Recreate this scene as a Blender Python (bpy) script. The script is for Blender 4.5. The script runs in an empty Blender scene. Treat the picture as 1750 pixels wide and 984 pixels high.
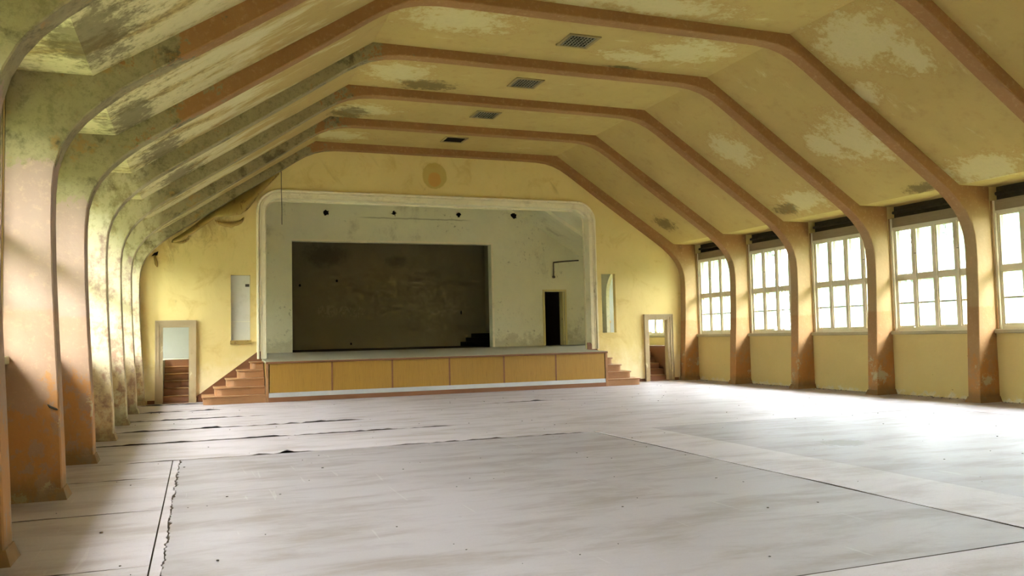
import bpy, bmesh, math, random
from mathutils import Vector, Matrix, noise as mnoise
random.seed(7)
S = bpy.context.scene
COL = S.collection

# ------------------------------------------------------------------ camera
YAW, PITCH, ROLL, FPX = 0.36311, 0.05763, -0.02253, 1412.69
def camera():
    f = Vector((math.sin(YAW)*math.cos(PITCH), math.cos(YAW)*math.cos(PITCH), math.sin(PITCH)))
    r0 = Vector((math.cos(YAW), -math.sin(YAW), 0)); u0 = r0.cross(f)
    r = math.cos(ROLL)*r0 + math.sin(ROLL)*u0
    u = -math.sin(ROLL)*r0 + math.cos(ROLL)*u0
    cd = bpy.data.cameras.new('camera'); cd.sensor_width = 36; cd.lens = FPX*36/1750
    cd.clip_start = .05; cd.clip_end = 500
    c = bpy.data.objects.new('camera', cd); COL.objects.link(c)
    m = Matrix((r, u, -f)).transposed().to_4x4(); m.translation = (0, 0, 1.5)
    c.matrix_world = m
    S.camera = c
camera()

# ------------------------------------------------------------------ sky and exposure
w = bpy.data.worlds.new('overcast_sky'); S.world = w; w.use_nodes = True
bg = w.node_tree.nodes['Background']
# overcast sky: zenith three times as bright as the horizon
_nt = w.node_tree; _tc = _nt.nodes.new('ShaderNodeTexCoord'); _sx = _nt.nodes.new('ShaderNodeSeparateXYZ'); _mr = _nt.nodes.new('ShaderNodeMapRange')
_nt.links.new(_tc.outputs['Generated'], _sx.inputs[0]); _nt.links.new(_sx.outputs[2], _mr.inputs[0])
_mr.inputs[1].default_value = 0; _mr.inputs[2].default_value = 1; _mr.inputs[3].default_value = 4.5; _mr.inputs[4].default_value = 13.5
bg.inputs[0].default_value = (.87, .935, 1.0, 1); _nt.links.new(_mr.outputs[0], bg.inputs[1])
S.view_settings.view_transform = 'Standard'
S.view_settings.look = 'None'
S.view_settings.gamma = 1
S.view_settings.use_curve_mapping = False
S.view_settings.exposure = 3.55
S.cycles.max_bounces = 7; S.cycles.diffuse_bounces = 5; S.cycles.glossy_bounces = 2; S.cycles.transparent_max_bounces = 10
S.cycles.sample_clamp_indirect = 8
S.cycles.adaptive_threshold = .03; S.cycles.adaptive_min_samples = 16

# ------------------------------------------------------------------ dimensions (metres)
XC, YW, BAY, T = 6.437, 22.2213, 2.5973, 0.2735
DW = 8.2175            # half width to window wall
DS, ZS = 7.44, 4.238   # soffit corner
DT, ZT = 3.512, 6.8035 # kink of the flat ceiling
XL, XR = XC-DW, XC+DW
NB = 10                # bays
FY = [YW - k*BAY for k in range(NB)]
Y_BACK = YW - NB*BAY + T
WY = YW + T + .005     # stage wall face
WT = .15
YB = 26.0              # stage back wall
STX0, STX1, STY = 1.56, 10.9, 21.2
def stage_z(y): return 1.0 + (y-STY)*.029

# ------------------------------------------------------------------ mesh helpers
class MB:
    def __init__(self): self.v = []; self.f = []; self.s = []
    def add(self, vs, fs, smooth=False):
        b = len(self.v); self.v += [tuple(p) for p in vs]
        for q in fs: self.f.append([b+i for i in q]); self.s.append(smooth)
        return self
    def box(self, x0, x1, y0, y1, z0, z1):
        return self.add([(x0,y0,z0),(x1,y0,z0),(x1,y1,z0),(x0,y1,z0),(x0,y0,z1),(x1,y0,z1),(x1,y1,z1),(x0,y1,z1)],
            [(0,3,2,1),(4,5,6,7),(0,1,5,4),(1,2,6,5),(2,3,7,6),(3,0,4,7)])
    def prism_y(self, poly, y0, y1):      # poly = (x,z) ring
        n = len(poly)
        return self.add([(x,y0,z) for x,z in poly]+[(x,y1,z) for x,z in poly],
            [list(range(n)), list(range(2*n-1, n-1, -1))]+[(i,n+i,n+(i+1)%n,(i+1)%n) for i in range(n)])
    def prism_x(self, poly, x0, x1):      # poly = (y,z) ring
        n = len(poly)
        return self.add([(x0,y,z) for y,z in poly]+[(x1,y,z) for y,z in poly],
            [list(range(n-1,-1,-1)), list(range(n,2*n))]+[(i,(i+1)%n,n+(i+1)%n,n+i) for i in range(n)])
    def prism_z(self, poly, z0, z1):
        n = len(poly)
        return self.add([(x,y,z0) for x,y in poly]+[(x,y,z1) for x,y in poly],
            [list(range(n-1,-1,-1)), list(range(n,2*n))]+[(i,(i+1)%n,n+(i+1)%n,n+i) for i in range(n)])
    def tube(self, pts, r, seg=8, caps=True):
        pts = [Vector(p) for p in pts]; n = len(pts); vs = []
        for i, p in enumerate(pts):
            t = (pts[min(i+1,n-1)]-pts[max(i-1,0)]).normalized()
            a = Vector((0,0,1)) if abs(t.z) < .9 else Vector((1,0,0))
            u = t.cross(a).normalized(); v = t.cross(u)
            rr = r[i] if isinstance(r, (list, tuple)) else r
            for k in range(seg):
                an = 2*math.pi*k/seg; vs.append(p+(u*math.cos(an)+v*math.sin(an))*rr)
        fs = [(i*seg+k, i*seg+(k+1)%seg, (i+1)*seg+(k+1)%seg, (i+1)*seg+k) for i in range(n-1) for k in range(seg)]
        self.add(vs, fs, True)
        if caps: self.add([vs[k] for k in range(seg)], [list(range(seg))]); self.add(vs[-seg:], [list(range(seg))])
        return self
    def mesh(self, name, mat=None, bev=0):
        me = bpy.data.meshes.new(name); me.from_pydata(self.v, [], self.f)
        bm = bmesh.new(); bm.from_mesh(me); bmesh.ops.recalc_face_normals(bm, faces=bm.faces)
        if bev:
            es = [e for e in bm.edges if len(e.link_faces) == 2 and e.calc_face_angle(0) > .7]
            bmesh.ops.bevel(bm, geom=es, offset=bev, segments=1, affect='EDGES', clamp_overlap=True)
        bm.to_mesh(me); bm.free()
        if len(me.polygons) == len(self.s) and not bev: me.polygons.foreach_set('use_smooth', self.s)
        if mat: me.materials.append(mat)
        me.update(); return me
    def build(self, name, mat, parent=None, bev=0):
        if parent is not None:
            l = parent.matrix_basis.translation
            pp = parent
            off = Vector(l)
            while pp.parent is not None:
                pp = pp.parent; off += pp.matrix_basis.translation
            self.v = [(a-off.x, b-off.y, c-off.z) for a,b,c in self.v]
        o = bpy.data.objects.new(name, self.mesh(name, mat, bev)); COL.objects.link(o); o.parent = parent
        return o
def tag(o, label=None, cat=None, group=None, kind=None):
    if label: o['label'] = label
    if cat: o['category'] = cat
    if group: o['group'] = group
    if kind: o['kind'] = kind
    return o
def empty(name, loc=(0,0,0)):
    o = bpy.data.objects.new(name, None); COL.objects.link(o); o.location = loc; o.empty_display_size = .2
    o.matrix_basis.translation = loc
    return o
def copy_tree(o, parent=None):
    c = o.copy(); COL.objects.link(c); c.parent = parent
    for ch in [x for x in o.children]: copy_tree(ch, c)
    return c
def plate(outline, holes, to3d, thick_dir, thick):
    """flat polygon with holes, as solid"""
    cu = bpy.data.curves.new('plate', 'CURVE'); cu.dimensions = '2D'; cu.fill_mode = 'BOTH'
    for ring in [outline]+holes:
        sp = cu.splines.new('POLY'); sp.points.add(len(ring)-1); sp.use_cyclic_u = True
        for p, q in zip(sp.points, ring): p.co = (q[0], q[1], 0, 1)
    o = bpy.data.objects.new('plate', cu); COL.objects.link(o)
    dg = bpy.context.evaluated_depsgraph_get(); me = o.evaluated_get(dg).to_mesh()
    m = MB(); vs = [to3d(v.co.x, v.co.y) for v in me.vertices]
    fs = [list(p.vertices) for p in me.polygons]
    td = Vector(thick_dir)*thick
    m.add(vs, fs); m.add([tuple(Vector(v)+td) for v in vs], [f[::-1] for f in fs])
    for ring in [outline]+holes:
        n = len(ring); a = [to3d(*q) for q in ring]; b = [tuple(Vector(p)+td) for p in a]
        m.add(a+b, [(i,(i+1)%n,n+(i+1)%n,n+i) for i in range(n)])
    o.evaluated_get(dg).to_mesh_clear(); bpy.data.objects.remove(o); bpy.data.curves.remove(cu)
    return m
def rect(x0, x1, z0, z1): return [(x0,z0),(x1,z0),(x1,z1),(x0,z1)]
ORD = ['first','second','third','fourth','fifth','sixth','seventh','eighth','ninth','tenth','eleventh']

# ------------------------------------------------------------------ material helpers
def srgb(r, g, b):
    f = lambda c: (c/255/12.92 if c/255 <= .04045 else ((c/255+.055)/1.055)**2.4)
    return (f(r), f(g), f(b), 1)
class G:
    def __init__(self, name):
        self.m = bpy.data.materials.new(name); self.m.use_nodes = True; self.t = self.m.node_tree
        self.b = self.t.nodes['Principled BSDF']; self._p = None
    def n(self, ty, **k):
        o = self.t.nodes.new(ty)
        for a, b in k.items(): setattr(o, a, b)
        return o
    def set(self, sock, v):
        if hasattr(v, 'is_output'): self.t.links.new(v, sock)
        else: sock.default_value = v
    def pos(self):
        if not self._p: self._p = self.n('ShaderNodeNewGeometry')
        return self._p.outputs['Position']
    def normal(self):
        self.pos(); return self._p.outputs['Normal']
    def obj(self): return self.n('ShaderNodeTexCoord').outputs['Object']
    def xyz(self, v=None):
        s = self.n('ShaderNodeSeparateXYZ'); self.set(s.inputs[0], v or self.pos()); return s.outputs
    def math(self, op, a, b=0., c=None, clamp=False):
        o = self.n('ShaderNodeMath', operation=op, use_clamp=clamp); self.set(o.inputs[0], a); self.set(o.inputs[1], b)
        if c is not None: self.set(o.inputs[2], c)
        return o.outputs[0]
    def add(self, a, b): return self.math('ADD', a, b)
    def mul(self, a, b): return self.math('MULTIPLY', a, b)
    def sub(self, a, b): return self.math('SUBTRACT', a, b)
    def mx(self, a, b): return self.math('MAXIMUM', a, b)
    def vscale(self, v, s):
        o = self.n('ShaderNodeVectorMath', operation='MULTIPLY'); self.set(o.inputs[0], v); o.inputs[1].default_value = s; return o.outputs[0]
    def noise(self, scale, detail=4, rough=.55, vec=None, dist=0.):
        o = self.n('ShaderNodeTexNoise'); self.set(o.inputs['Vector'], vec or self.pos())
        o.inputs['Scale'].default_value = scale; o.inputs['Detail'].default_value = detail
        o.inputs['Roughness'].default_value = rough; o.inputs['Distortion'].default_value = dist
        return o.outputs[0]
    def sm(self, v, lo, hi, a=0., b=1.):
        o = self.n('ShaderNodeMapRange', interpolation_type='SMOOTHSTEP'); self.set(o.inputs[0], v)
        o.inputs[1].default_value = lo; o.inputs[2].default_value = hi; o.inputs[3].default_value = a; o.inputs[4].default_value = b
        return o.outputs[0]
    def mix(self, f, a, b):
        o = self.n('ShaderNodeMix', data_type='RGBA'); self.set(o.inputs[0], f); self.set(o.inputs[6], a); self.set(o.inputs[7], b); return o.outputs[2]
    def blobs(self, lst):
        cur = None
        for c, r in lst:
            r = r if isinstance(r, tuple) else (r,r,r)
            a = self.n('ShaderNodeVectorMath', operation='SUBTRACT'); self.set(a.inputs[0], self.pos()); a.inputs[1].default_value = c
            s = self.vscale(a.outputs[0], tuple(1/q for q in r))
            l = self.n('ShaderNodeVectorMath', operation='LENGTH'); self.set(l.inputs[0], s)
            d = self.sub(1., l.outputs['Value'])
            cur = d if cur is None else self.mx(cur, d)
        return cur
    def out(self, col, rough=.8, bump=None, bstr=.3, bdist=.02, spec=.3, metal=0.):
        self.set(self.b.inputs['Base Color'], col); self.set(self.b.inputs['Roughness'], rough)
        self.b.inputs['Specular IOR Level'].default_value = spec; self.b.inputs['Metallic'].default_value = metal
        if bump is not None:
            o = self.n('ShaderNodeBump'); self.set(o.inputs['Height'], bump); o.inputs['Strength'].default_value = bstr; o.inputs['Distance'].default_value = bdist
            self.t.links.new(o.outputs[0], self.b.inputs['Normal'])
        return self.m
M = {}

def mat_ceiling():
    g = G('ochre_ceiling_plaster'); x, y, z = g.xyz()
    n1 = g.noise(.9, 4, .6); n3 = g.noise(3.4, 6, .7); n9 = g.noise(11, 4, .75)
    base = g.mix(n1, srgb(168,142,86), srgb(186,160,100))
    base = g.mix(g.sm(n3, .5, .75, 0, .4), base, srgb(154,119,72))
    wh = g.blobs([((4.1,12.95,6.8),(1.2,.75,1)), ((8.75,13.2,6.8),(1.1,.8,1)), ((7.8,13.75,6.8),(.9,.35,1)), ((3.75,15.95,6.8),(.85,.8,1)),
        ((7.0,11.4,6.8),(1.8,.5,1)), ((5.6,11.6,6.8),(.9,.45,1)), ((10.55,10.9,6.4),(.85,1.0,.9)), ((11.15,10.3,6.0),(.55,.45,.7)),
        ((12.25,13.6,5.3),(.65,.5,.8)), ((11.45,11.65,5.8),(.4,.4,.5)), ((13.4,15.75,4.55),(.5,.9,.7)), ((13.6,11.1,4.4),(.45,1.1,.5)),
        ((3.6,18.8,6.8),(.9,.6,1)), ((3.4,21.4,6.8),(1.,.6,1)), ((11.6,16.0,5.6),(.8,.7,.8)), ((12.2,12.9,5.2),(1.0,.8,.9))])
    f1 = g.add(wh, g.add(g.mul(g.sub(n3, .5), 2.3), g.mul(g.sub(n9, .5), 1.3)))
    wm = g.mul(g.sm(f1, .12, .6), .55)
    # left slope, more of the skin lost towards the eaves; streaks run down the slope
    left = g.sm(x, 3.4, -1.0)
    sl = g.noise(1.6, 6, .66, g.vscale(g.pos(), (.55, 1.5, .55)), .2)
    wl = g.sm(g.add(g.mul(left, .5), g.mul(g.sub(sl, .5), 1.8)), .2, .5)
    wm = g.mx(wm, g.mul(wl, .75))
    col = g.mix(wm, base, g.mix(n9, srgb(221,206,159), srgb(193,184,141)))
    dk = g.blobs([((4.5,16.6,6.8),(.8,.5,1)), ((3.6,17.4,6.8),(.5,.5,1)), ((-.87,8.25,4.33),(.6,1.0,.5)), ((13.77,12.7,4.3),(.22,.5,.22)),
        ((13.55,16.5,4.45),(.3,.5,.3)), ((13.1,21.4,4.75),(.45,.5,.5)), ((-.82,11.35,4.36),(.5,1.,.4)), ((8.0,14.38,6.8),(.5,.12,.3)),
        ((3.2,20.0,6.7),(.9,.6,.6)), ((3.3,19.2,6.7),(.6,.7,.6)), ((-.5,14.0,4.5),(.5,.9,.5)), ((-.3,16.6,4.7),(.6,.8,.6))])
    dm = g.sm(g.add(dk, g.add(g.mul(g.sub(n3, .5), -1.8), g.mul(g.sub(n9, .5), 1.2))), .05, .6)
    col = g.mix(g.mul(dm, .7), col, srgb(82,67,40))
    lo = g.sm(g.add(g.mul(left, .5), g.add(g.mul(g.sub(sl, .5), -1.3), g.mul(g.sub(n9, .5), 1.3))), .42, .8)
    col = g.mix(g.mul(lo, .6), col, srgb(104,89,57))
    rim = g.math('ABSOLUTE', g.sub(f1, .1))
    col = g.mix(g.mul(g.sm(rim, .08, .0), .35), col, srgb(164,114,64))
    return g.out(col, .9, g.noise(4.5, 5, .65), .35, .03, .15)

def mat_frame():
    g = G('tan_frame_paint'); x, y, z = g.xyz()
    n1 = g.noise(1.5, 5, .62); n4 = g.noise(4.5, 6, .7, g.vscale(g.pos(), (1,1,.6)), .2); n9 = g.noise(12, 4, .75)
    rib = g.mix(n1, srgb(140,98,56), srgb(154,112,68)); post = g.mix(n1, g.mix(g.sm(x, 0., 8.), srgb(146,119,103), srgb(160,130,88)), g.mix(g.sm(x, 0., 8.), srgb(158,132,113), srgb(172,144,102))); dado = g.mix(n1, srgb(154,112,70), srgb(166,124,80))
    base = g.mix(g.sm(z, 4.1, 3.3), rib, post)
    base = g.mix(g.mul(g.sm(g.add(z, g.mul(n9, .08)), 1.93, 1.87), g.sm(x, 2., 8., .35, .8)), base, dado)
    base = g.mix(g.sm(n9, .5, .8, 0, .3), base, srgb(211,173,130))
    low = g.sm(z, 2.0, .4)
    orr = g.sm(g.add(g.mul(low, .42), g.add(g.mul(g.sub(n4, .5), 1.2), g.mul(g.sub(n9, .5), .5))), .30, .40)
    col = g.mix(g.mul(orr, .75), base, srgb(175,118,58))
    gry = g.sm(g.add(g.mul(low, .25), g.add(g.mul(g.sub(n1, .5), -1.5), g.mul(g.sub(n9, .5), .9))), .36, .44)
    col = g.mix(g.mul(gry, .9), col, srgb(175,163,127))
    # bare, damp plaster on the left haunches
    thr = g.sm(y, 12.6, 14.2, .1, 3.3)
    over = g.sub(thr, x)
    hi = g.sm(z, 2.9, 3.9)
    m1 = g.add(g.math('MINIMUM', g.mul(over, .45), .6), g.add(g.mul(g.sub(n1, .5), 1.2), g.add(g.mul(g.sub(n4, .5), 1.3), g.mul(g.sub(n9, .5), .5))))
    band = g.mul(g.sm(m1, .12, .2), g.sm(g.add(hi, g.add(g.mul(g.sub(n4, .5), .9), g.mul(g.sub(n9, .5), .25))), .38, .46))
    gp = g.mix(n4, srgb(161,146,106), srgb(127,113,77))
    gp = g.mix(g.sm(n9, .45, .7, 0, .5), gp, srgb(101,89,58))
    gp = g.mix(g.sm(g.noise(2.2, 6, .72, dist=.3), .5, .66, 0, .8), gp, srgb(77,65,41))
    gp = g.mix(g.sm(g.noise(3.1, 5, .7), .58, .68, 0, .7), gp, srgb(156,118,65))
    col = g.mix(band, col, gp)
    # far left posts are blotched pale
    pale = g.mul(g.sm(x, -.6, -1.0), g.sm(y, 12.5, 14.3))
    pm = g.mul(pale, g.sm(g.add(n4, g.mul(g.sub(n9, .5), .5)), .32, .6))
    col = g.mix(g.mul(pm, .75), col, srgb(206,192,154))
    dirt = g.mul(g.sm(g.add(z, g.mul(n4, -.35)), .12, -.1), .6)
    col = g.mix(dirt, col, srgb(101,89,62))
    return g.out(col, .75, g.noise(8, 5, .62), .3, .015, .25)

def mat_stage_wall():
    g = G('yellow_stage_wall_paper'); x, y, z = g.xyz()
    base = g.mix(g.noise(.8, 5, .55), srgb(206,180,112), srgb(226,202,136))
    base = g.mix(g.sm(g.noise(1.7, 6, .65, dist=.6), .52, .72, 0, .5), base, srgb(190,154,82))
    left = g.mul(g.sm(x, 2.4, -.5), g.sm(z, 2.6, 4.8))
    sp = g.sm(g.add(g.mul(left, .4), g.mul(g.sub(g.noise(2.6, 7, .7, g.vscale(g.pos(), (1,1,.6)), .8), .5), 1.4)), .2, .55)
    col = g.mix(g.mul(sp, .6), base, srgb(146,113,52))
    low = g.sm(g.add(z, g.mul(g.noise(2.5, 6, .65), -1.5)), .5, -.6)
    col = g.mix(g.mul(low, .5), col, srgb(247,235,198))
    # ghost of a round emblem
    e1 = g.blobs([((6.27,WY,6.08),(.38,1,.40))]); e2 = g.blobs([((6.27,WY,5.97),(.20,1,.22))])
    nn = g.mul(g.sub(g.noise(9, 5, .7), .5), .22)
    col = g.mix(g.mul(g.sm(g.add(e1, nn), 0, .12), .7), col, srgb(176,146,64))
    col = g.mix(g.mul(g.sm(g.add(e2, nn), 0, .12), .7), col, srgb(199,142,69))
    # slanting darker streaks above the opening
    sl = g.add(x, g.mul(z, .75))
    v = g.n('ShaderNodeCombineXYZ'); g.set(v.inputs[0], sl); g.set(v.inputs[2], g.mul(z, .18))
    sk = g.mul(g.sm(g.noise(2.6, 2, .5, v.outputs[0]), .62, .72), g.mul(g.sm(z, 5.6, 5.9), g.sm(z, 6.75, 6.2)))
    col = g.mix(g.mul(sk, .35), col, srgb(144,115,62))
    wr = g.noise(1.3, 4, .5, g.vscale(g.pos(), (1.2,1,.7)), .3)
    h = wr
    return g.out(col, .75, h, .35, .10, .25)

def mat_side_wall():
    g = G('yellow_side_wall_plaster'); x, y, z = g.xyz()
    base = g.mix(g.noise(1.1, 5, .6), srgb(202,174,108), srgb(214,190,126))
    m = g.sm(g.add(g.sm(z, .34, .02), g.mul(g.sub(g.noise(4.5, 7, .72),   .5), 1.9)), .85, 1.1)
    col = g.mix(m, base, g.mix(g.noise(9, 4), srgb(246,237,202), srgb(172,152,106)))
    sp = g.sm(g.noise(7, 3, .6), .74, .78)
    col = g.mix(g.mul(sp, .6), col, srgb(126,99,57))
    return g.out(col, .85, g.noise(9, 5, .65), .3, .015, .2)

def mat_white():
    g = G('off_white_stage_plaster'); x, y, z = g.xyz()
    base = g.mix(g.noise(1.0, 6, .6), srgb(212,205,169), srgb(236,228,192))
    st = g.noise(1.3, 6, .72, g.vscale(g.pos(), (1,1,.7)), .2)
    col = g.mix(g.sm(st, .52, .75, 0, .6), base, srgb(174,161,122))
    sp = g.sm(g.noise(7, 5, .75, dist=.3), .56, .68)
    msk = g.sm(g.noise(.8, 3, .5), .5, .62)
    col = g.mix(g.mul(g.mul(sp, msk), .6), col, srgb(118,102,65))
    low = g.sm(g.add(g.sm(z, 2.4, 1.1), g.mul(g.sub(g.noise(3.3, 7, .7), .5), 1.5)), .62, .95)
    col = g.mix(g.mul(low, .4), col, srgb(154,138,96))
    ln = g.mul(g.sm(g.math('ABSOLUTE', g.sub(g.add(z, g.mul(g.noise(3, 3), .06)), 5.38)), .035, .005), g.mul(g.sm(x, 4.6, 5.2), g.sm(x, 8.6, 8.0)))
    col = g.mix(g.mul(ln, .5), col, srgb(115,100,70))
    return g.out(col, .88, g.noise(5, 6, .62), .3, .03, .2)

def simple(name, c1, c2, sc=3., rough=.7, spec=.3, vs=None, bump=12., bstr=.15, metal=0., det=5):
    g = G(name); v = g.vscale(g.pos(), vs) if vs else None
    return g.out(g.mix(g.noise(sc, det, .6, v), c1, c2), rough, g.noise(bump, 4, .6, v) if bstr else None, bstr, .006, spec, metal)

def mat_lino(name, c1, c2, c3, rough):
    g = G(name); x, y, z = g.xyz()
    st = g.vscale(g.pos(), (.5, 1.5, 1))
    col = g.mix(g.noise(.7, 6, .62), c1, c2)
    col = g.mix(g.sm(g.noise(1.4, 6, .68, st, .3), .42, .68, 0, .9), col, c3)
    col = g.mix(g.sm(g.noise(60, 3, .6), .5, .75, 0, .25), col, srgb(128,118,98))
    sc = g.sm(g.noise(1.9, 2, .4, g.vscale(g.pos(), (6, .35, 1)), 1.), .70, .735)
    col = g.mix(g.mul(sc, .12), col, srgb(200,196,186))
    sp = g.sm(g.noise(8.5, 3, .7, st), .735, .76)
    col = g.mix(g.mul(sp, .7), col, srgb(92,80,62))
    pd = g.sm(g.add(g.blobs([((7.9,8.7,0),(.45,.35,1))]), g.mul(g.sub(g.noise(7, 6, .7, dist=1.), .5), 1.6)), .15, .4)
    col = g.mix(g.mul(pd, .7), col, srgb(98,92,80))
    return g.out(col, rough+.02, g.noise(1.5, 5, .55), .16, .02, .3)

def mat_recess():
    g = G('dark_recess_shade')
    col = g.mix(g.noise(.9, 6, .6), srgb(124,112,82), srgb(140,128,96))  # base darker than the stage wall, the recess shade put into the colour
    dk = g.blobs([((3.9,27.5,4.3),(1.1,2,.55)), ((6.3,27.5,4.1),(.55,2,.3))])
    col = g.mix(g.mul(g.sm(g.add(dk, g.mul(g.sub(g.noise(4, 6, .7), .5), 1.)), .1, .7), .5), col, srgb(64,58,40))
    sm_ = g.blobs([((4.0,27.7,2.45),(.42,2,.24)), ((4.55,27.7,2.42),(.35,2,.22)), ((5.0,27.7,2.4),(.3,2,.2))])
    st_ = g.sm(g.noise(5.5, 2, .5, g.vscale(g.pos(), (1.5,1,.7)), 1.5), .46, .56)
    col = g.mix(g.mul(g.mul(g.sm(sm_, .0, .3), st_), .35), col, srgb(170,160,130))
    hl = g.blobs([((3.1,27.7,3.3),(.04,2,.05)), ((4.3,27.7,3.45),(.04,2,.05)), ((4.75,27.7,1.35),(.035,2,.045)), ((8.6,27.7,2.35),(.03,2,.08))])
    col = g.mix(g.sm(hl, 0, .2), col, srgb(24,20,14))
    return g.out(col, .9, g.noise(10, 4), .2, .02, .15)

def mat_wood(name, c1, c2, c3, axis, rough=.45, spec=.4):
    g = G(name)
    sc = {'x':(.35,6,6), 'z':(6,6,.35), 'y':(6,.35,6)}[axis]
    v = g.vscale(g.pos(), sc)
    col = g.mix(g.noise(2.2, 6, .6, v, .6), c1, c2)
    col = g.mix(g.sm(g.noise(9, 5, .7, v), .5, .75, 0, .5), col, c3)
    return g.out(col, rough, g.noise(9, 5, .6, v), .12, .004, spec)

def mat_glass():
    g = G('dusty_window_glass'); t = g.t
    tr = g.n('ShaderNodeBsdfTransparent'); tr.inputs[0].default_value = (.95,.97,.96,1)
    gl = g.n('ShaderNodeBsdfGlossy'); gl.inputs['Roughness'].default_value = .03; gl.inputs[0].default_value = (.9,.9,.9,1)
    tl = g.n('ShaderNodeBsdfTranslucent'); tl.inputs[0].default_value = (.85,.86,.84,1)
    a = g.n('ShaderNodeMixShader'); a.inputs[0].default_value = .05
    t.links.new(tr.outputs[0], a.inputs[1]); t.links.new(gl.outputs[0], a.inputs[2])
    b = g.n('ShaderNodeMixShader'); b.inputs[0].default_value = .06
    t.links.new(a.outputs[0], b.inputs[1]); t.links.new(tl.outputs[0], b.inputs[2])
    t.links.new(b.outputs[0], t.nodes['Material Output'].inputs[0]); t.nodes.remove(g.b)
    return g.m

def mat_worn(name, paint, under, dirt, amt=.5):
    g = G(name)
    v = g.vscale(g.pos(), (1,1,.4))
    col = g.mix(g.noise(2, 4), paint, tuple(.9*c for c in paint[:3])+(1,))
    m = g.sm(g.noise(5, 6, .72, v, .4), 1-amt*.9, 1-amt*.9+.05)
    col = g.mix(m, col, under)
    col = g.mix(g.sm(g.noise(3, 6, .7), .5, .8, 0, .5), col, dirt)
    return g.out(col, .65, g.noise(14, 3), .15, .004, .3)

M['ceiling'] = mat_ceiling(); M['frame'] = mat_frame(); M['stagewall'] = mat_stage_wall(); M['side'] = mat_side_wall(); M['white'] = mat_white()
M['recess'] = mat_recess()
M['lino'] = mat_lino('pale_linoleum', srgb(161,149,148), srgb(173,162,162), srgb(144,131,124), .52)
M['lino_dark'] = mat_lino('grey_linoleum', srgb(137,126,125), srgb(151,142,142), srgb(120,108,102), .5)
M['underlay'] = simple('dark_floor_underlay', srgb(52,42,32), srgb(74,60,44), 6, .9, .1)
M['panel'] = mat_wood('honey_veneer', srgb(142,103,36), srgb(162,122,48), srgb(116,78,24), 'z', .4)
M['brown'] = mat_wood('brown_stained_wood', srgb(110,70,42), srgb(130,86,54), srgb(86,54,32), 'x', .5)
M['step'] = mat_wood('orange_stained_step_wood', srgb(146,102,64), srgb(160,116,76), srgb(112,74,42), 'x', .45)
M['darkstep'] = mat_wood('dark_red_step_wood', srgb(134,92,68), srgb(158,112,84), srgb(104,70,50), 'x', .5)
M['stagefloor'] = mat_wood('grey_stage_boards', srgb(142,133,108), srgb(160,151,126), srgb(114,104,80), 'x', .65, .25)
M['metal'] = simple('dull_aluminium_strip', srgb(170,170,170), srgb(196,196,196), 8, .4, .5, (.5,1,1), 20, .1, .35)
M['trim'] = mat_worn('grey_white_moulding_paint', srgb(236,222,186), srgb(186,166,124), srgb(170,154,116), .4)
M['doorframe'] = mat_worn('tan_door_case_paint', srgb(172,150,112), srgb(200,184,146), srgb(130,104,70), .42)
M['winframe'] = mat_worn('cream_window_paint', srgb(214,202,172), srgb(160,138,104), srgb(150,136,104), .34)
M['sill'] = simple('matt_sill_paint', srgb(184,170,134), srgb(160,146,112), 4, .95, .05, bstr=0)
M['header'] = mat_wood('greyed_timber', srgb(130,114,84), srgb(150,132,100), srgb(98,82,54), 'y', .7, .2)
M['blind'] = simple('dark_blind_box', srgb(40,32,20), srgb(84,72,50), 5, .85, .15, None, 14, .4)
M['glass'] = mat_glass()
M['vent'] = simple('grey_vent_metal', srgb(104,98,78), srgb(120,112,90), 8, .55, .4)
M['vframe'] = simple('brown_vent_rim', srgb(128,108,66), srgb(150,128,82), 8, .7, .3)
M['black'] = simple('black_void', srgb(24,20,14), srgb(34,28,20), 5, .95, .05, bstr=0)
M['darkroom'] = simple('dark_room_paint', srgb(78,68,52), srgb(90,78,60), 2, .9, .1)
M['leaf'] = mat_wood('cream_door_leaf', srgb(206,186,120), srgb(216,198,136), srgb(170,146,84), 'z', .5)
M['board'] = mat_worn('white_hatch_paint', srgb(206,200,182), srgb(170,162,140), srgb(168,158,132), .38)
M['wing'] = simple('white_wing_plaster', srgb(150,148,136), srgb(166,164,152), 1.5, .85, .2, None, 10, .2)
M['iron'] = simple('dark_iron', srgb(52,44,34), srgb(74,62,46), 9, .6, .4)
M['paper'] = mat_worn('curled_yellow_paper', srgb(162,134,70), srgb(128,98,46), srgb(104,78,36), .5)  # darker than the wall: grime, plus fold shading put into the colour
M['grass'] = simple('lawn_grass', srgb(70,84,48), srgb(96,106,66), .8, .9, .1, None, 6, .3)
M['roof'] = simple('roof_tiles_underside', srgb(150,120,90), srgb(120,92,70), 4, .9, .1)
M['render'] = simple('exterior_render', srgb(206,198,178), srgb(190,182,162), 2, .9, .1)
M['leaves'] = simple('tree_leaves', srgb(40,66,50), srgb(70,98,76), 1.5, .7, .2, bstr=0)
M['bark'] = simple('tree_bark', srgb(96,80,62), srgb(120,102,80), 8, .9, .1)
M['tablet'] = simple('pale_plaster_flake', srgb(206,196,164), srgb(180,166,126), 9, .9, .1)

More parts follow.
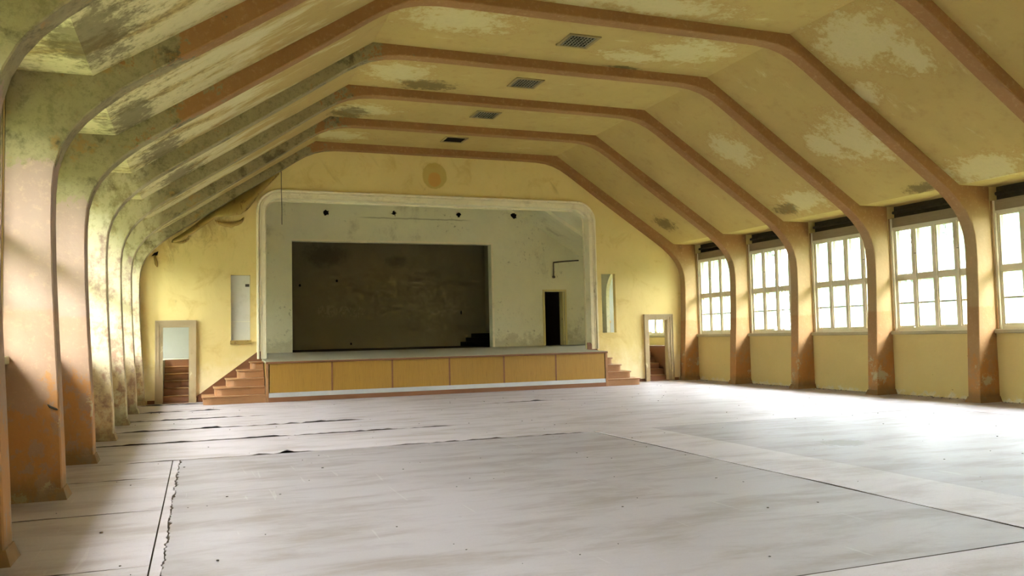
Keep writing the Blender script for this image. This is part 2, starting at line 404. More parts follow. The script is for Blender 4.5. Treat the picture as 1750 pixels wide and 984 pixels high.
# ------------------------------------------------------------------ floor: underlay + linoleum sheets
fl = MB(); fl.box(XL-.3, XR+.3, Y_BACK-.3, WY+.02, -.25, -.009)
floor = tag(fl.build('floor', M['underlay']), 'worn grey linoleum floor of the hall with lifted seams', 'floor', kind='structure')
def nz(x, y=0., z=0.): return mnoise.noise(Vector((x, y, z)))
def sheet(x0, x1, y0, y1, mat, lift=None, left=None, seed=0., top=0., stepx=.09):
    """one sheet: lift(x)-> height of near edge; left(y)->x offset of its left edge"""
    nx = max(2, int((x1-x0)/stepx)); ys = [0, .02, .07, .16]
    n_mid = max(2, int((y1-y0)/.14)); yl = [y0+a for a in ys if a < (y1-y0)*.5]
    yl += [yl[-1] + (y1-yl[-1])*(i+1)/n_mid for i in range(n_mid)]
    m = MB(); vs = []
    for j, y in enumerate(yl):
        dy = y-y0
        for i in range(nx+1):
            x = x0+(x1-x0)*i/nx
            if left is not None:
                xl0 = x0+left(y); x = xl0 + (x1-xl0)*(i/nx)**1.15
            h = 0
            if lift: h = lift(x)*max(0, 1-dy/.16)**1.6
            h += .0015*nz(x*.9, y*.9, seed)
            yy = y
            if j == 0 and lift: yy = y + .012*nz(x*5, seed, 3) + .004*nz(x*23, seed, 5)
            vs.append((x, yy, top+h))
    W = nx+1; H = len(yl)
    m.add(vs, [(j*W+i, j*W+i+1, (j+1)*W+i+1, (j+1)*W+i) for j in range(H-1) for i in range(nx)], True)
    ring = [i for i in range(W)] + [j*W+nx for j in range(1,H)] + [(H-1)*W+i for i in range(nx-1,-1,-1)] + [j*W for j in range(H-2,0,-1)]
    a = [vs[k] for k in ring]; b = [(p[0],p[1],p[2]-.006) for p in a]; n = len(a)
    m.add(a+b, [(i,(i+1)%n,n+(i+1)%n,n+i) for i in range(n)])
    return m.build('floor_sheet', mat, floor)
def env(x, a, b, s=.5): 
    t = min(max((x-a)/s, 0), 1)*min(max((b-x)/s, 0), 1); return t*t*(3-2*t)
def mk_lift(spans, seed):
    def f(x):
        h = 0
        for a, b, amp in spans:
            h = max(h, env(x, a, b, min(.4, (b-a)/2))*amp*(.5+.8*nz(x*1.7, seed)+.7*nz(x*6, seed, 2)+.4*nz(x*17, seed, 4)))
        return max(0, h)
    return f
gp = .006
sheet(XL, XR, 11.56, 13.60-gp, M['lino'], mk_lift([(-1.4,.1,.016),(.5,1.5,.055),(2.2,6,.022),(-.3,.6,.005)], 1), seed=1)
sheet(XL, XR, 13.60, 15.56-gp, M['lino'], mk_lift([(-1.7,4.2,.030),(.6,2.6,.034),(-.4,.5,.03)], 2), seed=2)
sheet(XL, XR, 15.56, 17.60-gp, M['lino'], mk_lift([(-1.7,3.0,.026),(-.1,.5,.08),(1.0,2.9,.034)], 3), seed=3)
sheet(XL, XR, 17.60, 19.66-gp, M['lino'], mk_lift([(-1.7,1.4,.03),(5.8,8.2,.018),(6.9,7.6,.06)], 4), seed=4)
sheet(XL, XR, 19.66, 21.90-gp, M['lino'], mk_lift([(-1.7,.6,.03)], 5), seed=5)
sheet(XL, XR, 21.90, WY-.004, M['lino'], mk_lift([(-1.7,.4,.03)], 6), seed=6)
for i, (a, b) in enumerate([(10.2,11.56),(8.24,10.2),(6.22,8.24),(4.2,6.22)]):
    sheet(XL, -.315, a, b-gp, M['lino'], mk_lift([(-1.7,-.4,.010)], 10+i), seed=10+i)
def jag(y): return .020*nz(y*4.1, 3.3)+.016*nz(y*13, 1.1)+.010*nz(y*31, 7)
def jgap(y): return max(.0015, .016+.030*nz(y*3.1, 9.2)+.02*nz(y*11, 4.))
def strip():
    m = MB(); n = 260; vs = []
    for i in range(n+1):
        y = 4.2+(11.55-4.2)*i/n; e = -.235+jag(y)
        vs += [(-.303,y,-.001), (e,y,0), (e,y,-.008), (-.303,y,-.008)]
    m.add(vs, [(4*i+k,4*i+(k+1)%4,4*(i+1)+(k+1)%4,4*(i+1)+k) for i in range(n) for k in range(4)])
    return m.build('floor_sheet', M['lino'], floor)
strip()
def slab1():
    m = MB(); ny = 260; nx = 60; vs = []
    for j in range(ny+1):
        y = 4.2+(11.545-4.2)*j/ny; e = -.235+jag(y)+jgap(y)
        for i in range(nx+1):
            x = e+(5.672-e)*(i/nx)**1.2
            x += 0 if i < nx else .006*nz(y*1.3, 5)+.003*nz(y*9, 2)
            vs.append((x, y, .0012*nz(x, y, 8)+(.006*max(0,nz(y*.8, 6)) if i == nx else 0)))
    W = nx+1
    m.add(vs, [(j*W+i,j*W+i+1,(j+1)*W+i+1,(j+1)*W+i) for j in range(ny) for i in range(nx)], True)
    for col in (0, nx):
        a = [vs[j*W+col] for j in range(ny+1)]; b = [(p[0],p[1],-.008) for p in a]; n = len(a)
        m.add(a+b, [(i,i+1,n+i+1,n+i) for i in range(n-1)])
    return m.build('floor_sheet', M['lino_dark'], floor)
slab1()
def centre():
    m = MB(); n = 200; vs = []
    for i in range(n+1):
        y = 4.2+(11.55-4.2)*i/n; e = 5.692+.008*nz(y*1.1, 8.8); h = .004+.010*max(0, nz(y*.7, 2.2)+.25)
        vs += [(e,y,h), (e+.06,y,.002), (6.694,y,0), (6.694,y,-.008), (e,y,h-.006)]
    m.add(vs, [(5*i+k,5*i+(k+1)%5,5*(i+1)+(k+1)%5,5*(i+1)+k) for i in range(n) for k in range(5)])
    return m.build('floor_sheet', M['lino'], floor)
centre()
sheet(6.70, 12.63, 4.2, 11.545, M['lino_dark'], None, seed=30, top=-.001)
sheet(12.64, XR, 4.2, 11.55, M['lino'], None, seed=31)
for i, (a, b) in enumerate([(2.2,4.19),(.2,2.2),(-1.8,.2),(Y_BACK,-1.8)]):
    sheet(XL, XR, a, b-gp, M['lino'], mk_lift([(-1.7,1,.01)], 40+i), seed=40+i)

# ------------------------------------------------------------------ arches (posts + ribs)
HALF = [(7.68,-.009),(7.70,.5),(7.73,1.1),(7.765,1.75),(7.79,2.3),(7.80,2.75),(7.798,3.05),(7.78,3.28),(7.725,3.48),(7.64,3.65),(7.52,3.81),(7.36,3.97),(7.16,4.14),
        (6.93,4.30),(6.0,4.915),(5.107,5.505),(4.295,6.06),(3.98,6.275),(3.74,6.42),(3.50,6.525),(3.25,6.59),(2.95,6.62),(2.4,6.628)]
THK = .1
OUT = [(DW,-.009),(DW,ZS+THK),(DS+.05,ZS+THK+.02),(DT+.03,ZT+THK)]
def arch(k):
    y0 = FY[k]
    root = empty('arch_rib', (XC, y0, 0))
    inner = [(XC-d, z) for d, z in HALF] + [(XC+d, z) for d, z in HALF[::-1]]
    outer = [(XC+d, z) for d, z in OUT] + [(XC-d, z) for d, z in OUT[::-1]]
    # strip quads between inner curve and outer boundary, paired by index interpolation
    def resample(pl, n):
        L = [0]
        for a, b in zip(pl, pl[1:]): L.append(L[-1]+math.dist(a, b))
        r = []
        for i in range(n):
            s = L[-1]*i/(n-1); j = 0
            while j < len(L)-2 and L[j+1] < s: j += 1
            t = (s-L[j])/(L[j+1]-L[j]); r.append((pl[j][0]+(pl[j+1][0]-pl[j][0])*t, pl[j][1]+(pl[j+1][1]-pl[j][1])*t))
        return r
    poly = inner + outer
    m = MB(); m.prism_y(poly, y0, y0+T)
    m.build('rib', M['frame'], root, bev=.012)
    for s in (-1, 1):      # flared foot
        xi = XC+s*7.68; p = MB()
        o = .045
        x_in0, x_in1, xw = xi-s*o, xi-s*.004, XC+s*DW
        p.add([(x_in0,y0-o,-.009),(xw,y0-o,-.009),(xw,y0-.004,.11),(x_in1,y0-.004,.11),(x_in0,y0+T+o,-.009),(xw,y0+T+o,-.009),(xw,y0+T+.004,.11),(x_in1,y0+T+.004,.11)],
              [(0,1,2,3),(7,6,5,4),(0,3,7,4),(1,5,6,2),(3,2,6,7),(0,4,5,1)])
        p.build('plinth', M['frame'], root)
    where = ['flush with the stage wall','next to the stage','over the third bay from the stage','in the middle of the hall','with a grey patch on its left haunch','nearest whole one at the upper left',
             'cropped by the left edge of the picture','behind the photographed part of the hall','near the back of the hall','closest to the back wall'][k]
    tag(root, f'{ORD[k]} tan painted arch rib from the stage, {where}', 'arch', 'arch ribs spanning the hall')
for k in range(NB): arch(k)

# ------------------------------------------------------------------ ceiling panels
ceil = tag(empty('ceiling', (XC, 10, ZT)), 'flaking ochre plaster ceiling between the ribs', 'ceiling', kind='structure')
for k in range(NB):
    ya = (FY[k+1] if k+1 < NB else Y_BACK-T)+T; yb = FY[k]
    low = [(XC-DW-.25,ZS),(XC-DS,ZS),(XC-DT,ZT),(XC+DT,ZT),(XC+DS,ZS),(XC+DW+.25,ZS)]
    up = [(XC+DW+.25,ZS+THK),(XC+DS+.05,ZS+THK+.02),(XC+DT+.03,ZT+THK),(XC-DT-.03,ZT+THK),(XC-DS-.05,ZS+THK+.02),(XC-DW-.25,ZS+THK)]
    m = MB(); n = len(low)
    poly = low+up
    m.prism_y(poly, ya, yb)
    m.build('ceiling_panel', M['ceiling'], ceil)
# bay strip above the stage wall
# roof with eaves
EV = 1.2
rf = MB()
for s in (-1, 1):
    a = (XC+s*(DW+.3+EV), 4.04); k = (XC+s*(DW-.2), 4.52); b = (XC, 4.52+.653*(DW-.2)); q = .16
    rf.prism_y([a, k, (k[0], k[1]+q), (a[0], a[1]+q)], Y_BACK-.8, 30.5)
    rf.prism_y([k, b, (b[0], b[1]+q), (k[0], k[1]+q)], Y_BACK-.8, 30.5)
tag(rf.build('roof', M['roof']), 'pitched roof with wide eaves over the hall', 'roof', kind='structure')

# ------------------------------------------------------------------ side walls with window openings
ZSILL, ZHEAD = 1.40, 3.95
bays = [((FY[k+1] if k+1 < NB else Y_BACK-T)+T, FY[k]) for k in range(NB)]
WING = (23.24, 23.24+BAY-T)
def side_wall(s, name, label):
    x0, x1 = (XR, XR+.30) if s > 0 else (XL-.30, XL)
    m = MB(); yend = YB+.3
    m.box(x0, x1, Y_BACK-.3, yend, -.25, 1.335)
    m.box(x0, x1, Y_BACK-.3, yend, ZS+.001, ZS+.75)
    ops = sorted(bays+[WING]); y = Y_BACK-.3
    for a, b in ops:
        if a-y > .01: m.box(x0, x1, y, a, 1.335, ZS+.001)
        y = b
    m.box(x0, x1, y, yend, 1.335, ZS+.001)
    return tag(m.build(name, M['side']), label, 'wall', kind='structure')
side_wall(1, 'wall_right', 'yellow plastered window wall on the right side')
side_wall(-1, 'wall_left', 'yellow plastered window wall on the left side')

# ------------------------------------------------------------------ windows
HWN = (BAY-T)/2
def make_window():
    """local frame: +x = outwards, y along wall, origin on inner wall face at floor level"""
    r = empty('window_1')
    MB().box(-.07, .28, -HWN+.002, HWN-.002, 1.334, 1.415).build('sill', M['sill'], r, bev=.01)
    for s in (-1, 1):
        MB().box(.035, .16, min(s*(HWN-.002), s*(HWN-.075)), max(s*(HWN-.002), s*(HWN-.075)), 1.414, 3.95).build('side_post', M['winframe'], r, bev=.006)
        MB().box(.01, .035, min(s*(HWN-.003), s*(HWN-.03)), max(s*(HWN-.003), s*(HWN-.03)), 1.42, 3.95).build('cover_strip', M['frame'], r)
    hd = MB().box(.05, .16, -HWN+.002, HWN-.002, 3.735, 3.96).build('header', M['header'], r, bev=.006)
    MB().box(.035, .052, -HWN+.08, HWN-.08, 3.70, 3.745).build('cap_strip', M['winframe'], hd)
    bb = MB().box(.20, .29, -HWN+.002, HWN-.002, 3.955, 4.2378).build('blind_box', M['blind'], r)
    MB().tube([(.12,-HWN+.05,4.09),(.12,HWN-.05,4.09)], .035, 8).build('roller', M['blind'], bb)
    # fixed frame
    e = HWN-.075; fx0, fx1 = .075, .145
    f = MB(); f.box(fx0, fx1, -e, e, 1.414, 1.495); f.box(fx0, fx1, -e, e, 2.565, 2.645); f.box(fx0, fx1, -e, e, 3.685, 3.734)
    cols = []
    mw, st = .075, .03
    pw = (2*e-2*st-3*mw)/4
    y = -e
    f.box(fx0, fx1, y, y+st, 1.495, 3.685); f.box(fx0, fx1, e-st, e, 1.495, 3.685)
    y += st
    for c in range(4):
        cols.append((y, y+pw)); y += pw
        if c < 3: f.box(fx0-.01, fx1, y, y+mw, 1.495, 3.685); y += mw
    f.build('window_frame', M['winframe'], r)
    for c, (a, b) in enumerate(cols):
        for lo, hi, split in ((2.645, 3.685, False), (1.495, 2.565, True)):
            b_ = .032; d0, d1 = .085, .125; m = MB(); g_ = .002
            m.box(d0, d1, a+g_, a+b_, lo+g_, hi-g_); m.box(d0, d1, b-b_, b-g_, lo+g_, hi-g_)
            m.box(d0, d1, a+b_, b-b_, lo+g_, lo+b_); m.box(d0, d1, a+b_, b-b_, hi-b_, hi-g_)
            sa = m.build('sash', M['winframe'], r)
            zm = (lo+hi)/2
            if split:
                MB().box(.092, .118, a+b_, b-b_, zm-.014, zm+.014).build('glazing_bar', M['header'], sa)  # cream bar given dark timber colour for its backlit shade
                MB().box(.102, .106, a+b_, b-b_, lo+b_, zm-.014).build('pane', M['glass'], sa)
                MB().box(.102, .106, a+b_, b-b_, zm+.014, hi-b_).build('pane', M['glass'], sa)
            else:
                MB().box(.102, .106, a+b_, b-b_, lo+b_, hi-b_).build('pane', M['glass'], sa)
                if c % 2 == 0:
                    MB().box(.065, .085, b-.012, b+.03, zm-.06, zm-.045).build('latch', M['iron'], sa)
    # outer casement of the double window
    o = MB(); ox0, ox1 = .225, .265
    o.box(ox0, ox1, -HWN+.004, HWN-.004, 1.414, 1.48); o.box(ox0, ox1, -HWN+.004, HWN-.004, 2.57, 2.63); o.box(ox0, ox1, -HWN+.004, HWN-.004, 3.70, 3.96)
    o.box(ox0, ox1, -HWN+.004, -e-.0, 1.48, 3.70); o.box(ox0, ox1, e, HWN-.004, 1.48, 3.70)
    for c in range(3):
        yy = cols[c][1]; o.box(ox0, ox1, yy+.012, yy+mw-.012, 1.48, 3.70)
    o.build('outer_casement', M['header'], r)
    return r
win = make_window()
def place_window(o, s, yc, idx, label):
    o.name = f'window_{idx}'
    o.location = (XR if s > 0 else XL, yc, 0); o.rotation_euler = (0, 0, 0 if s > 0 else math.pi)
    tag(o, label, 'window', 'tall timber windows of the hall', 'structure')
idx = 1; first = True
for s, side in ((1, 'right'), (-1, 'left')):
    for k, (a, b) in enumerate(bays):
        o = win if first else copy_tree(win); first = False
        place_window(o, s, (a+b)/2, idx, f'{ORD[k]} tall cream timber window from the stage on the {side} wall'); idx += 1
    o = copy_tree(win); place_window(o, s, sum(WING)/2, idx, f'window lighting the {side} wing behind the stage wall'); idx += 1

# ------------------------------------------------------------------ back wall of the hall
tag(MB().box(XL-.3, XR+.3, Y_BACK-.3, Y_BACK, -.25, 8.5).build('wall_back', M['side']), 'yellow wall behind the camera', 'wall', kind='structure')

# ------------------------------------------------------------------ stage wall with proscenium, two doors, two hatches
PX0, PX1, PZ, PR = 1.63, 11.09, 5.30, .40
def arc(cx, cz, r, a0, a1, n=10): return [(cx+r*math.cos(a0+(a1-a0)*i/n), cz+r*math.sin(a0+(a1-a0)*i/n)) for i in range(n+1)]
def prosc(off=0., z0=.7):
    r = PR+off
    return [(PX0-off,z0)] + arc(PX0+PR, PZ-PR, r, math.pi, math.pi/2) + arc(PX1-PR, PZ-PR, r, math.pi/2, 0) + [(PX1+off,z0)]
DL = (-.87, -.20, 1.93); DR = (13.02, 13.74, 1.92)
HL = (.78, 1.26, 1.54, 3.23); HR = (11.46, 11.93, 1.53, 3.32)
o_ = .0
outline = [(XL,-.009),(DL[0],-.009),(DL[0],DL[2]),(DL[1],DL[2]),(DL[1],-.009),(DR[0],-.009),(DR[0],DR[2]),(DR[1],DR[2]),(DR[1],-.009),(XR,-.009),
           (XR,ZS+THK),(XC+DS,ZS+THK),(XC+DT,ZT+THK),(XC-DT,ZT+THK),(XC-DS,ZS+THK),(XL,ZS+THK)]
sw = plate(outline, [prosc(), rect(*HL), rect(*HR)], lambda a, b: (a, WY, b), (0,1,0), WT)
tag(sw.build('wall_stage', M['stagewall']), 'yellow papered stage wall with the wide proscenium opening', 'wall', kind='structure')

# proscenium moulding
def moulding():
    r = empty('trim_1', (PX0, WY, 1.0))
    tag(r, 'grey white proscenium moulding with rounded upper corners', 'moulding', kind='structure')
    def sweep(prof, mat, name):
        m = MB(); rings = [[(x, WY+y, z) for x, z in prosc(off, 1.045)] for off, y in prof]
        n = len(rings[0]); vs = [p for rg in rings for p in rg]; q = len(prof)
        m.add(vs, [(j*n+i, j*n+i+1, ((j+1)%q)*n+i+1, ((j+1)%q)*n+i) for j in range(q) for i in range(n-1)])
        for e in (0, n-1): m.add([rg[e] for rg in rings], [list(range(q))])
        return m.build(name, mat, r)
    sweep([(.001,-.001),(.001,-.03),(.085,-.03),(.085,-.001)], M['trim'], 'inner_band')
    sweep([(.087,-.001),(.092,-.05),(.115,-.05),(.122,-.018),(.142,-.018),(.142,-.001)], M['trim'], 'middle_bead')
    sweep([(.144,-.001),(.150,-.045),(.165,-.075),(.195,-.075),(.208,-.04),(.215,-.001)], M['trim'], 'outer_bead')
    sweep([(-.002,-.03),(-.002,.34),(-.06,.34),(-.06,.32),(-.02,.32),(-.02,-.03)], M['trim'], 'reveal')
moulding()

# white boards closing the left hatch
hb = empty('hatch_boarding', ((HL[0]+HL[1])/2, WY+.09, HL[2])); tag(hb, 'white boards closing the narrow hatch left of the proscenium', 'boarding')
zm_ = 2.02
MB().box(HL[0]+.004, HL[1]-.004, WY+.085, WY+.105, zm_+.008, HL[3]-.004).build('board', M['board'], hb)
MB().box(HL[0]+.004, HL[1]-.004, WY+.088, WY+.108, HL[2]+.002, zm_).build('board', M['board'], hb)
MB().box(HL[1]-.12, HL[1]-.02, WY+.080, WY+.0845, HL[3]-.30, HL[3]-.23).build('dark_notch', M['iron'], hb)  # dark plate standing for the notch in the boards
MB().box(HL[0]-.02, HL[1]+.02, WY-.05, WY-.001, HL[2]-.10, HL[2]-.002).build('ledge', M['paper'], hb)

# door cases
def door_case(d, idx, label):
    r = empty(f'door_{idx}', ((d[0]+d[1])/2, WY, 0)); tag(r, label, 'doorway', kind='structure')
    for nm, w0, w1, y0 in (('inner_casing', .0, .055, -.03), ('casing', .055, .12, -.055), ('backband', .12, .145, -.075)):
        m = MB()
        ring = [(d[0]-w1,-.009),(d[0]-w1,d[2]+w1),(d[1]+w1,d[2]+w1),(d[1]+w1,-.009),(d[1]+w0,-.009),(d[1]+w0,d[2]+w0),(d[0]-w0,d[2]+w0),(d[0]-w0,-.009)]
        n = 8
        vs = [(x,WY-.001,z) for x,z in ring]+[(x,WY+y0,z) for x,z in ring]
        caps = [(0,1,6,7),(1,2,5,6),(2,3,4,5)]
        m.add(vs, [c for c in caps]+[tuple(n+i for i in c[::-1]) for c in caps]+[(i,(i+1)%n,n+(i+1)%n,n+i) for i in range(n)])
        m.build(nm, M['doorframe'], r)
    t = .03
    m = MB(); m.box(d[0]+.001, d[0]+t, WY-.02, WY+WT+.02, -.009, d[2]-.001); m.box(d[1]-t, d[1]-.001, WY-.02, WY+WT+.02, -.009, d[2]-.001)
    m.box(d[0]+t, d[1]-t, WY-.02, WY+WT+.02, d[2]-t, d[2]-.001); m.build('lining', M['doorframe'], r)
    MB().box(d[0]+t, d[1]-t, WY-.02, WY+WT+.02, -.009, .02).build('threshold', M['brown'], r)
door_case(DL, 1, 'tan cased doorway left of the stage showing dark stairs')
door_case(DR, 2, 'tan cased doorway right of the stage with a window beyond')

# ------------------------------------------------------------------ behind the stage wall
BX0, BX1 = XL-.3, XR+.3
RC = (2.68, 9.15, 1.0, 4.56)         # recess opening
BD = (11.06, 11.80, 1.0, 2.98)       # stage back door opening
bw = plate([(BX0,-.25),(BX1,-.25),(BX1,6.4),(BX0,6.4)], [rect(*RC), rect(*BD)], lambda a, b: (a, YB, b), (0,1,0), .3)
tag(bw.build('wall_stage_back', M['white']), 'stained off white wall at the back of the stage', 'wall', kind='structure')
# recess lip
lip = empty('trim_2', (RC[0], YB, RC[3])); tag(lip, 'pale plaster edging around the dark stage recess', 'edging', kind='structure')
MB().box(RC[0], RC[1]+.06, YB-.03, YB-.001, RC[3]-.002, RC[3]+.06).build('top_edge', M['trim'], lip)
MB().box(RC[1], RC[1]+.07, YB-.03, YB-.001, 1.14, RC[3]-.003).build('side_edge', M['trim'], lip)
# recess box
RY = 27.7
m = MB(); m.box(RC[0]-.6, RC[1]+.5, RY, RY+.2, .8, 5.4); tag(m.build('wall_recess', M['recess']), 'wall deep inside the stage recess, shade put into its dark colour', 'wall', kind='structure')
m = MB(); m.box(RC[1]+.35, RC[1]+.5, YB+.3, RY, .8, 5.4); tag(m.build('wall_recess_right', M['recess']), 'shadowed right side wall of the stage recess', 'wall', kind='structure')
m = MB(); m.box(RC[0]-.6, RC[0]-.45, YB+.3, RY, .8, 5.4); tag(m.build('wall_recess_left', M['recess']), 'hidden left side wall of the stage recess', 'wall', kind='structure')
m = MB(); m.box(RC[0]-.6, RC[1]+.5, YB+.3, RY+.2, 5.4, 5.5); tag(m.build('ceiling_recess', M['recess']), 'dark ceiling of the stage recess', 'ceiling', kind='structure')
st = empty('recess_steps', (8.9, 27.2, 1.17)); tag(st, 'small dark wooden steps in the right corner of the recess', 'steps')
for i in range(3):
    MB().box(8.55+.2*i, RC[1]+.34, 26.95+.1*i, RY-.01, stage_z(27.7)+.002+.14*i, stage_z(27.7)+.001+.14*(i+1)).build('step', M['black'], st)
# stage house shell
Z6 = 6.25
m = MB()
m.prism_y([(0.,Z6),(9.1,Z6),(12.75,4.0),(12.75,4.12),(9.14,Z6+.12),(0.,Z6+.12)], WY+WT, YB)
tag(m.build('ceiling_stage', M['white']), 'off white stage ceiling sloping down on the right', 'ceiling', kind='structure')
m = MB(); m.prism_y([(9.7,5.88-.13),(12.75,4.0-.13),(12.75,4.0-.002),(9.7,5.88-.002)], 23.9, 24.15)
tag(m.build('trim_3', M['white']), 'shallow plaster rib under the sloping stage ceiling', 'rib', kind='structure')
pl_ = plate([(WY+WT,-.2),(YB,-.2),(YB,6.25),(WY+WT,6.25)], [[(23.6,1.0),(25.3,1.0)] + arc(24.45, 2.75, .85, 0, math.pi, 14)], lambda a, b: (0., a, b), (1,0,0), .12)  # arched opening added to let wing light onto the stage
tag(pl_.build('wall_stage_left', M['white']), 'left side wall of the stage house with an arched opening added to let in light', 'wall', kind='structure')
# right partition with arched passage
pa = [(23.05,1.0),(24.72,1.0)] + arc(23.885, 2.75, .835, 0, math.pi, 14)
pw_ = plate([(WY+WT,-.2),(YB,-.2),(YB,4.35),(WY+WT,4.35)], [pa], lambda a, b: (12.75, a, b), (1,0,0), .12)
tag(pw_.build('wall_stage_right', M['white']), 'right side wall of the stage with an arched passage', 'wall', kind='structure')
# strip walls closing the stage house above the wings
m = MB(); m.box(XL, 0., WY+WT, YB, ZS, ZS+.1); tag(m.build('ceiling_wing_left', M['wing']), 'white ceiling of the left wing', 'ceiling', kind='structure')
m = MB(); m.box(12.87, XR, WY+WT, YB, ZS, ZS+.1); tag(m.build('ceiling_wing_right', M['wing']), 'white ceiling of the right wing', 'ceiling', kind='structure')
# dark room behind stage door
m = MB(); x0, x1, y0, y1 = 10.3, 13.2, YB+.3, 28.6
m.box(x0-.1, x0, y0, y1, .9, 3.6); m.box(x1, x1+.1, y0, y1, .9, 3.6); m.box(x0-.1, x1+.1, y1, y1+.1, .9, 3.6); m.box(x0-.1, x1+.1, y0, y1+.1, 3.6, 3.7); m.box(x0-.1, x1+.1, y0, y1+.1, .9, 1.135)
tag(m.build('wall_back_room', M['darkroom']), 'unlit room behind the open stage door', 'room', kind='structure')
# stage door
d3 = empty('door_3', (BD[0], YB, 1.14)); tag(d3, 'narrow open doorway in the stage back wall', 'door', kind='structure')
m = MB(); f = .07
m.box(BD[0]-f, BD[0], YB-.03, YB-.001, 1.142, BD[3]+f); m.box(BD[1], BD[1]+f, YB-.03, YB-.001, 1.142, BD[3]+f); m.box(BD[0], BD[1], YB-.03, YB-.001, BD[3], BD[3]+f)
m.build('door_frame', M['leaf'], d3)
an = math.radians(12); hx, hy = BD[1]-.012, YB+.02
dx, dy = math.sin(an), math.cos(an); L = .70; th = .04
m = MB(); m.prism_z([(hx,hy),(hx+dx*L*.0+0*dx,hy),(hx,hy)], 0, 0) if False else None
pts = [(hx,hy),(hx-th*dy,hy+th*dx)]
m.prism_z([(hx-th,hy),(hx,hy),(hx,hy+.30),(hx-th,hy+.30)], 1.145, BD[3]-.005)
lf = m.build('door_leaf', M['leaf'], d3)
MB().box(hx-th-.03, hx-th, hy+.04, hy+.055, 2.02, 2.05).build('door_handle', M['iron'], lf)

# wings: landings and stairs
def flight(x0, x1, n, rise, tread, name, label):
    r = empty(name, ((x0+x1)/2, WY+WT, 0)); tag(r, label, 'stairs')
    for i in range(n):
        z = rise*(i+1); y = WY+WT+.06+tread*i
        if i < n-1:
            MB().box(x0, x1, y-.03, y+tread, z-.035, z).build('tread', M['step'], r, bev=.008)
        MB().box(x0+.002, x1-.002, y, y+.02, z-rise+(.0 if i else -.009), z-(.036 if i < n-1 else .002)).build('riser', M['darkstep'], r)
    return WY+WT+.06+tread*(n-1)
NR, RISE, TR = 6, .178, .25
yl = flight(DL[0]+.03, DL[1]-.03, NR, RISE, TR, 'wing_stairs', 'dark red wooden stairs behind the doorway left of the stage')
ZL = NR*RISE
m = MB(); m.box(XL, 0., yl+.022, YB, ZL-.06, ZL); m.box(XL, DL[0]+.028, WY+WT, yl+.022, -.2, ZL); m.box(DL[1]-.028, 0., WY+WT, yl+.022, -.2, ZL)
tag(m.build('floor_wing_left', M['stagefloor']), 'pale landing of the left wing behind the doorway', 'landing', kind='structure')
m = MB(); m.box(XL, 0., YB-.02, YB-.001, ZL, ZS); tag(m.build('wall_wing_left', M['wing']), 'white wall of the left wing seen through the doorway', 'wall', kind='structure')
SX1 = 13.82
yr = flight(12.90, SX1-.02, NR, RISE, TR, 'wing_stairs', 'dark wooden stairs behind the doorway right of the stage')
m = MB(); m.box(12.87, XR, yr+.022, YB, ZL-.06, ZL); m.box(SX1+.03, XR, WY+WT, yr+.022, ZL-.06, ZL)
tag(m.build('floor_wing_right', M['stagefloor']), 'pale landing of the right wing behind the doorway', 'landing', kind='structure')
m = MB(); m.box(SX1, SX1+.03, WY+WT, yr+.022, -.2, ZL+.01)
tag(m.build('stair_panelling', M['brown']), 'brown wooden panelling beside the right wing stairs', 'panelling')
m = MB(); m.box(12.87, XR, YB-.02, YB-.001, ZL, ZS); tag(m.build('wall_wing_right', M['wing']), 'bright white wall of the right wing', 'wall', kind='structure')
# wash stand seen through right hatch
ws = empty('wash_stand', (13.2, 25.7, ZL)); tag(ws, 'small wooden stand seen through the right wall hatch', 'stand')
MB().box(12.95, 13.35, 25.55, 25.95, ZL+.80, ZL+.88).build('top', M['panel'], ws, bev=.01)
for (a, b) in ((12.98,25.58),(13.28,25.58),(12.98,25.90),(13.28,25.90)): MB().box(a, a+.05, b, b+.05, ZL, ZL+.80).build('leg', M['panel'], ws)
bt = MB(); prof = [(0,.0),(.05,.0),(.055,.02),(.055,.16),(.03,.22),(.018,.25),(.018,.31),(.022,.32),(0,.32)]
def lathe(m, cx, cy, cz, prof, seg=12):
    vs = [(cx+r*math.cos(2*math.pi*k/seg), cy+r*math.sin(2*math.pi*k/seg), cz+z) for r, z in prof for k in range(seg)]
    m.add(vs, [(i*seg+k, i*seg+(k+1)%seg, (i+1)*seg+(k+1)%seg, (i+1)*seg+k) for i in range(len(prof)-1) for k in range(seg)], True); return m
tag(lathe(bt, 13.28, 25.7, ZL+.88, prof).build('bottle', M['iron']), 'dark bottle on the stand behind the right hatch', 'bottle')

# ------------------------------------------------------------------ stage
sg = empty('stage', ((STX0+STX1)/2, STY, 0)); tag(sg, 'low wooden stage with six honey coloured front panels', 'stage')
m = MB(); m.prism_x([(STY-.03,.955),(WY,.955+.038),(WY,stage_z(WY)),(STY-.03,1.0)], STX0-.02, STX1+.02); m.build('apron_floor', M['stagefloor'], sg)
m = MB()
for x0, x1, y0, y1 in ((.12, 12.75, WY+WT, YB), (RC[0]-.6, RC[1]+.5, YB, RY)):
    pass
m.prism_x([(WY+.001,.95),(YB-.001,stage_z(YB)-.05),(YB-.001,stage_z(YB)),(WY+.001,stage_z(WY))], PX0-.0, PX1+.0); m.build('stage_floor', M['stagefloor'], sg)
for a, b in ((.12, PX0), (PX1, 12.75)):
    m = MB(); m.prism_x([(WY+WT,.95),(YB-.001,stage_z(YB)-.05),(YB-.001,stage_z(YB)),(WY+WT,stage_z(WY+WT))], a, b); m.build('side_stage_floor', M['stagefloor'], sg)
m = MB(); m.prism_x([(YB,stage_z(YB)-.05),(RY,stage_z(RY)-.05),(RY,stage_z(RY)+.0),(YB,stage_z(YB))], RC[0], RC[1]); m.build('recess_floor', M['underlay'], sg)
